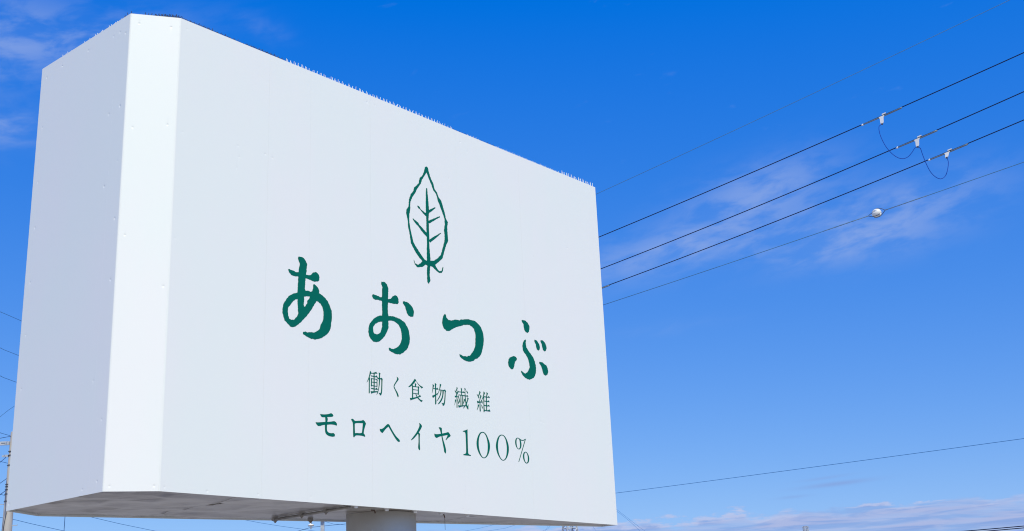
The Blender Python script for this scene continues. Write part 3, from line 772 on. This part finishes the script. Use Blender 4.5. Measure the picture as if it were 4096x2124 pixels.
# ------------------------------------------------------------------ overhead lines
def wire(name, pts, r, material, label, cat='wire', group=None, n=6, step=0.6):
    o = MB().tube(curve_through(pts, step), r, n).build(name, material, None, True)
    return tag(o, label, cat, group)


def span(P0, u, L, co, ext=3.0):
    return lambda t: Vector((P0[0] + u[0] * t, P0[1] + u[1] * t, co[0] * t * t + co[1] * t + co[2]))


SP = {'first': span((-14.750, 38.200), (0.7578, -0.6525), 30.78, (0.00193, 0.00341, 8.62)),
      'second': span((-15.450, 38.700), (0.7644, -0.6447), 31.45, (0.00307, -0.0524, 8.60)),
      'third': span((-14.350, 39.400), (0.7463, -0.6656), 30.89, (0.00272, -0.04964, 8.60)),
      'guard': span((-15.750, 38.300), (0.7699, -0.6381), 31.53, (0.00130, 0.05115, 8.66)),
      'lower': span((-15.650, 38.600), (0.7646, -0.6446), 31.40, (0.00113, 0.00654, 7.40))}


def span_pts(k, a, b, st=0.5):
    n = max(2, int((b - a) / st))
    return [SP[k](a + (b - a) * i / n) for i in range(n + 1)]


for k, lab in (('first', 'uppermost of the three thick black power cables right of the sign'),
               ('second', 'middle one of the three thick black power cables right of the sign'),
               ('third', 'lowest of the three thick black power cables right of the sign')):
    tag(MB().tube(span_pts(k, 0.0, 36.0), 0.0088, 8).build('power_cable', M['black_cable'], None, True), lab, 'power cable', 'black power cables')
tag(MB().tube(span_pts('guard', 0.0, 36.0), 0.0052, 6).build('overhead_wire', M['steel_wire'], None, True), 'thin pale wire running above the three black power cables', 'wire')
lw = tag(empty('guy_wire', SP['lower'](0.0)), 'pale steel wire below the black cables, carrying a white ball insulator', 'wire')
tC = 28.834
MB().tube(span_pts('lower', 0.0, tC - 0.155), 0.0068, 8).build('strand', M['steel_wire'], lw, True)
MB().tube(span_pts('lower', tC + 0.155, 36.0), 0.0068, 8).build('strand', M['steel_wire'], lw, True)


def grip(k, a, b, parent):
    """preformed grip: two strands twisted round the wire"""
    m = MB()
    for ph in (0.0, math.pi):
        pts = []
        n = 60
        for i in range(n + 1):
            t = a + (b - a) * i / n
            p = SP[k](t)
            ang = ph + t * 26
            pts.append(p + Vector((0.35, 0.4, 0.85)).normalized() * 0.0055 * math.cos(ang) + Vector((0.64, -0.76, 0.1)) * 0.0055 * math.sin(ang))
        m.tube(pts, 0.0064, 5)
    return m.build('preformed_grip', M['grip'], parent, True)


grip('lower', tC - 1.02, tC - 0.155, lw)
grip('lower', tC + 0.155, tC + 0.92, lw)
for sg in (-1, 1):
    base = SP['lower'](tC + sg * 0.16)
    c0 = SP['lower'](tC)
    ax = (SP['lower'](tC + 0.1) - SP['lower'](tC - 0.1)).normalized()
    side = Vector((0, 0, 1)) if sg > 0 else Vector((0, 0, 1)).cross(ax).normalized() * 0.6 + Vector((0, 0, 0.8))
    side = (side - ax * side.dot(ax)).normalized()
    for q in (-1, 1):
        pts = [base, c0 + ax * (sg * 0.085) + side * (q * 0.060), c0 + ax * (sg * 0.02) + side * (q * 0.080), c0 - ax * (sg * 0.055) + side * (q * 0.068)]
        MB().tube(curve_through(pts, 0.02), 0.0056, 6).build('loop', M['dark_and_shaded'], lw, True)

# ball strain insulator with its two crossed grooves
bm = bmesh.new()
bmesh.ops.create_uvsphere(bm, u_segments=48, v_segments=32, radius=1.0)
ax = (SP['lower'](tC + 0.1) - SP['lower'](tC - 0.1)).normalized()
zz = (Vector((0, 0, 1)) - ax * ax.z).normalized()
yy = zz.cross(ax)
ctr = SP['lower'](tC)
for v in bm.verts:
    p = v.co.normalized()
    lobe = 1.0
    for nrm, lo in ((Vector((0.18, 0.30, 0.93)), -1), (Vector((-0.15, 0.93, -0.30)), 1)):
        d = p.dot(nrm.normalized())
        half = min(1.0, max(0.0, 0.6 + lo * p.x * 1.6))
        lobe -= 0.50 * half * math.exp(-(d / 0.16) ** 2)
    r = 0.075 * lobe
    v.co = ctr + ax * (p.x * r * 1.18) + yy * (p.y * r) + zz * (p.z * r)
me = bpy.data.meshes.new('strain_insulator')
bm.to_mesh(me)
bm.free()
for p in me.polygons:
    p.use_smooth = True
me.materials.append(M['porcelain'])
o = bpy.data.objects.new('strain_insulator', me)
col.objects.link(o)
tag(o, 'white grooved porcelain ball insulator on the pale wire', 'insulator')

# branch clamps on the three black cables, with blue jumper leads between them
for k, t0, t1, tb, bot, lab in (
        ('first', 27.86, 28.62, 28.235, Vector((6.634, 19.769, 10.091)), 'white branch clamp on the uppermost black power cable'),
        ('second', 29.20, 29.93, 29.575, Vector((7.144, 19.627, 9.571)), 'white branch clamp on the middle black power cable'),
        ('third', 29.19, 29.90, 29.530, Vector((7.661, 19.743, 9.391)), 'white branch clamp on the lowest black power cable')):
    root = tag(empty('branch_clamp', SP[k](tb)), lab, 'clamp', 'branch clamps')
    dn = Vector((0, 0, -1))
    tg = (SP[k](tb + .1) - SP[k](tb - .1)).normalized()
    toc = Vector((-0.3, -0.95, 0.0)).normalized()
    sl = [SP[k](t0 + (t1 - t0) * i / 10) + Vector((0, 0, -0.012 - 0.006 * math.sin(math.pi * i / 10))) + toc * 0.012 for i in range(11)]
    sv = MB().tube(sl, 0.0115, 10).build('sleeve', M['grey_plastic'], root, True)
    MB().tube([sl[0] - tg * 0.012, sl[0] + tg * 0.022], 0.0155, 10).build('end_cap', M['white_plastic'], sv, True)
    sl2 = [SP[k](tb + 0.03 + 0.34 * i / 6) + Vector((0, 0, -0.020)) + toc * 0.010 for i in range(7)]
    MB().tube(sl2, 0.0095, 10).build('rod', M['grey_plastic'], root, True)
    # body: flat tapering plate with a flared head, hooking over the cable
    ctop = SP[k](tb) + Vector((0, 0, -0.012)) + toc * 0.02
    cb_ = bot + Vector((0, 0, 0.012)) + toc * 0.012
    V, F = [], []
    prof = [(0.0, 0.048), (0.12, 0.046), (0.22, 0.034), (0.80, 0.031), (0.93, 0.029), (1.0, 0.016)]
    for t, hwid in prof:
        p = ctop.lerp(cb_, t)
        for a_ in (-1, 1):
            for b_ in (-1, 1):
                V.append(p + tg * (hwid * a_) * (1.0 if a_ > 0 else 1.15 - 0.15 * t) + toc * (0.013 * b_))
    for i in range(len(prof) - 1):
        q, e2 = i * 4, i * 4 + 4
        F += [[q, q + 2, e2 + 2, e2], [q + 3, q + 1, e2 + 1, e2 + 3], [q + 1, q, e2, e2 + 1], [q + 2, q + 3, e2 + 3, e2 + 2]]
    F += [[0, 1, 3, 2], [len(V) - 4, len(V) - 2, len(V) - 1, len(V) - 3]]
    bd = MB().add(V, F).build('body', M['white_plastic'], root)
    hk = SP[k](tb + 0.045)
    MB().box(hk + Vector((0, 0, 0.020)), 0.075, 0.040, 0.022, (tg, toc, tg.cross(toc))).box(hk + Vector((0, 0, 0.008)) - toc * 0.018, 0.07, 0.010, 0.035, (tg, toc, tg.cross(toc))).build('hook', M['white_plastic'], bd)
    MB().lathe(bot + toc * 0.014 + Vector((0, 0, 0.002)), [(0.006, -0.014), (0.015, -0.010), (0.016, 0.010), (0.008, 0.016)], 12).build('terminal', M['dark_and_shaded'], bd, True)
wire('jumper_lead', [(6.630, 19.76, 10.095), (6.576, 19.757, 10.061), (6.557, 19.745, 10.003), (6.559, 19.734, 9.89), (6.587, 19.722, 9.755), (6.635, 19.71, 9.62), (6.713, 19.698, 9.495), (6.796, 19.686, 9.417), (6.877, 19.674, 9.389), (6.965, 19.662, 9.416), (7.041, 19.651, 9.492), (7.096, 19.639, 9.564), (7.143, 19.62, 9.575)],
     0.0060, M['blue_cable'], 'blue jumper lead drooping between upper and middle branch clamps', 'cable', 'jumper leads', 8, 0.03)
wire('jumper_lead', [(7.146, 19.62, 9.572), (7.192, 19.637, 9.553), (7.208, 19.646, 9.482), (7.232, 19.656, 9.38), (7.266, 19.665, 9.256), (7.318, 19.675, 9.121), (7.395, 19.685, 9.027), (7.477, 19.694, 8.992), (7.558, 19.704, 9.031), (7.612, 19.714, 9.112), (7.657, 19.723, 9.24), (7.674, 19.733, 9.327), (7.662, 19.735, 9.392)],
     0.0060, M['blue_cable'], 'blue jumper lead drooping between middle and lowest branch clamps', 'cable', 'jumper leads', 8, 0.03)
# dark splice sleeve where the lowest cable leaves the sign's edge
tag(MB().tube([SP['third'](21.0) + Vector((0, 0, -0.012)), SP['third'](21.98) + Vector((0, 0, -0.012))], 0.0125, 10).build('splice_sleeve', M['grey_plastic'], None, True),
    'grey splice sleeve on the lowest black cable beside the sign edge', 'sleeve')

wire('overhead_wire', [(-2.72, 46.0, 6.41), (3.05, 40.0, 6.19), (8.46, 34.0, 6.01), (12.43, 30.0, 5.94), (13.98, 28.0, 5.88)], 0.0075, M['far_wire'], 'single thin wire crossing the clear sky low at right')
wire('telephone_cable', [(9.68, 30.0, 3.74), (10.23, 28.5, 3.67), (10.87, 27.0, 3.61), (12.12, 25.0, 3.56)], 0.011, M['black_cable'], 'upper of two dark cables in the bottom right corner', 'cable', 'cables in the bottom right corner')
wire('telephone_cable', [(9.70, 30.1, 3.705), (10.26, 28.6, 3.637), (10.91, 27.1, 3.578), (12.17, 25.1, 3.53)], 0.011, M['black_cable'], 'lower of two dark cables in the bottom right corner', 'cable', 'cables in the bottom right corner')

SV = 'service wires at the utility pole'
wire('service_wire', [(-16.76, 34.0, 7.43), (-16.42, 36.2, 8.10), (-16.05, 37.2, 8.36), (-16.02, 38.0, 8.56), (-15.2, 40.0, 9.09)], 0.009, M['navy_steel'], 'topmost dark wire running across the head of the utility pole', 'wire', SV)
wire('service_wire', [(-15.78, 33.0, 5.79), (-15.69, 36.5, 7.5), (-16.16, 37.95, 7.90)], 0.009, M['navy_steel'], 'dark wire dropping from the clevis on the utility pole', 'wire', SV)
wire('service_wire', [(-15.72, 33.0, 5.19), (-15.64, 36.5, 6.87), (-16.02, 37.86, 7.2)], 0.009, M['navy_steel'], 'dark wire dropping from the middle of the utility pole', 'wire', SV)
wire('service_wire', [(-15.71, 33.0, 5.16), (-15.61, 36.5, 6.53), (-16.03, 37.86, 6.86)], 0.011, M['navy_steel'], 'lowest dark wire dropping from the bands on the utility pole', 'wire', SV)
wire('service_wire', [(-21.19, 44.0, 8.72), (-18.19, 42.0, 9.99), (-17.47, 41.5, 10.27), (-14.92, 40.0, 11.17)], 0.007, M['far_wire'], 'thin wire rising steeply to the right above the utility pole', 'wire', SV)
wire('service_wire', [(-9.65, 40.0, 4.8), (-7.44, 37.0, 4.97), (-6.55, 36.0, 5.04), (-6.13, 35.44, 5.06), (-6.04, 35.6, 5.09), (-5.27, 36.6, 5.24), (-3.1, 39.0, 5.57)], 0.0065, M['navy_steel'], 'dark wire passing through the white insulator of the square post')

HV = 'far conductors crossing behind the sign'
for pts, lab in (
        ([(-51.9, 108, 35.3), (-51.14, 116.0, 35.38), (-50.3, 121.0, 35.40), (-43.1, 150.0, 34.02), (-25.13, 210.0, 33.57), (8.0, 300.0, 35.6)], 'highest faint conductor meeting the left edge of the sign'),
        ([(-51.6, 108, 31.6), (-50.82, 116.0, 31.68), (-50.2, 121.0, 31.72), (-42.97, 150.0, 30.84), (-25.16, 210.0, 30.55), (7.6, 300.0, 35.6)], 'second highest faint conductor meeting the left edge of the sign'),
        ([(-51.3, 108, 28.8), (-50.58, 116.0, 28.85), (-50.1, 121.0, 28.90), (-42.85, 150.0, 27.85), (-25.18, 210.0, 27.78), (8.2, 300.0, 32.0)], 'third highest faint conductor meeting the left edge of the sign'),
        ([(-50.31, 112.0, 23.19), (-50.11, 116.0, 23.24), (-49.5, 120.0, 23.2), (-42.62, 150.0, 22.43), (-30.86, 192.0, 21.2), (-29.38, 197.0, 21.18), (-20.2, 225.0, 22.01), (-11.64, 246.0, 23.66), (-5.45, 262.0, 26.31), (8.17, 300.0, 32.0)], 'faint conductor meeting the utility pole just under its top'),
        ([(-50.05, 112.0, 20.33), (-49.87, 116.0, 20.44), (-49.4, 120.0, 20.5), (-45.49, 140.0, 20.2), (-38.61, 165.0, 19.42), (-32.85, 184.0, 19.39), (-25.0, 208.0, 19.91), (-7.45, 256.0, 24.36), (-1.25, 270.0, 26.77), (8.12, 300.0, 32.0)], 'faint conductor emerging under the sign left of the square post'),
        ([(-49.78, 112.0, 17.31), (-49.51, 116.0, 17.29), (-46.66, 132.0, 16.69), (-44.22, 148.0, 16.46), (-37.61, 170.0, 15.88), (-25.03, 208.0, 16.14), (-3.03, 270.0, 23.47), (4.36, 285.0, 26.4), (6.26, 290.0, 27.91), (8.0, 300.0, 32.0)], 'faint conductor slanting down right of the thin mast'),
        ([(-49.58, 112.0, 15.08), (-49.42, 116.0, 15.13), (-49.1, 119.0, 15.17), (-47.68, 128.0, 14.85), (-41.31, 158.0, 13.9), (-25.04, 208.0, 14.11), (0.14, 280.0, 21.94), (8.0, 300.0, 32.0)], 'faint conductor crossing the utility pole and meeting the thin mast'),
        ([(14.5, 300.0, 32.0), (16.43, 280.0, 25.45), (19.52, 255.0, 18.3), (25.98, 220.0, 8.8)], 'faint conductor slanting down close to the right of the lattice tower'),
        ([(14.9, 300.0, 35.6), (21.01, 270.0, 28.35), (23.96, 255.0, 22.93), (29.2, 225.0, 13.63)], 'faint conductor slanting down from the lower right corner of the sign'),
        ([(14.6, 300.0, 39.2), (23.67, 262.0, 25.07), (24.98, 255.0, 22.89), (31.4, 225.0, 13.1)], 'rightmost faint conductor slanting down beyond the lower right sign corner')):
    wire('conductor', pts, 0.026, M['far_wire'], lab, 'wire', HV, 6, 6.0)
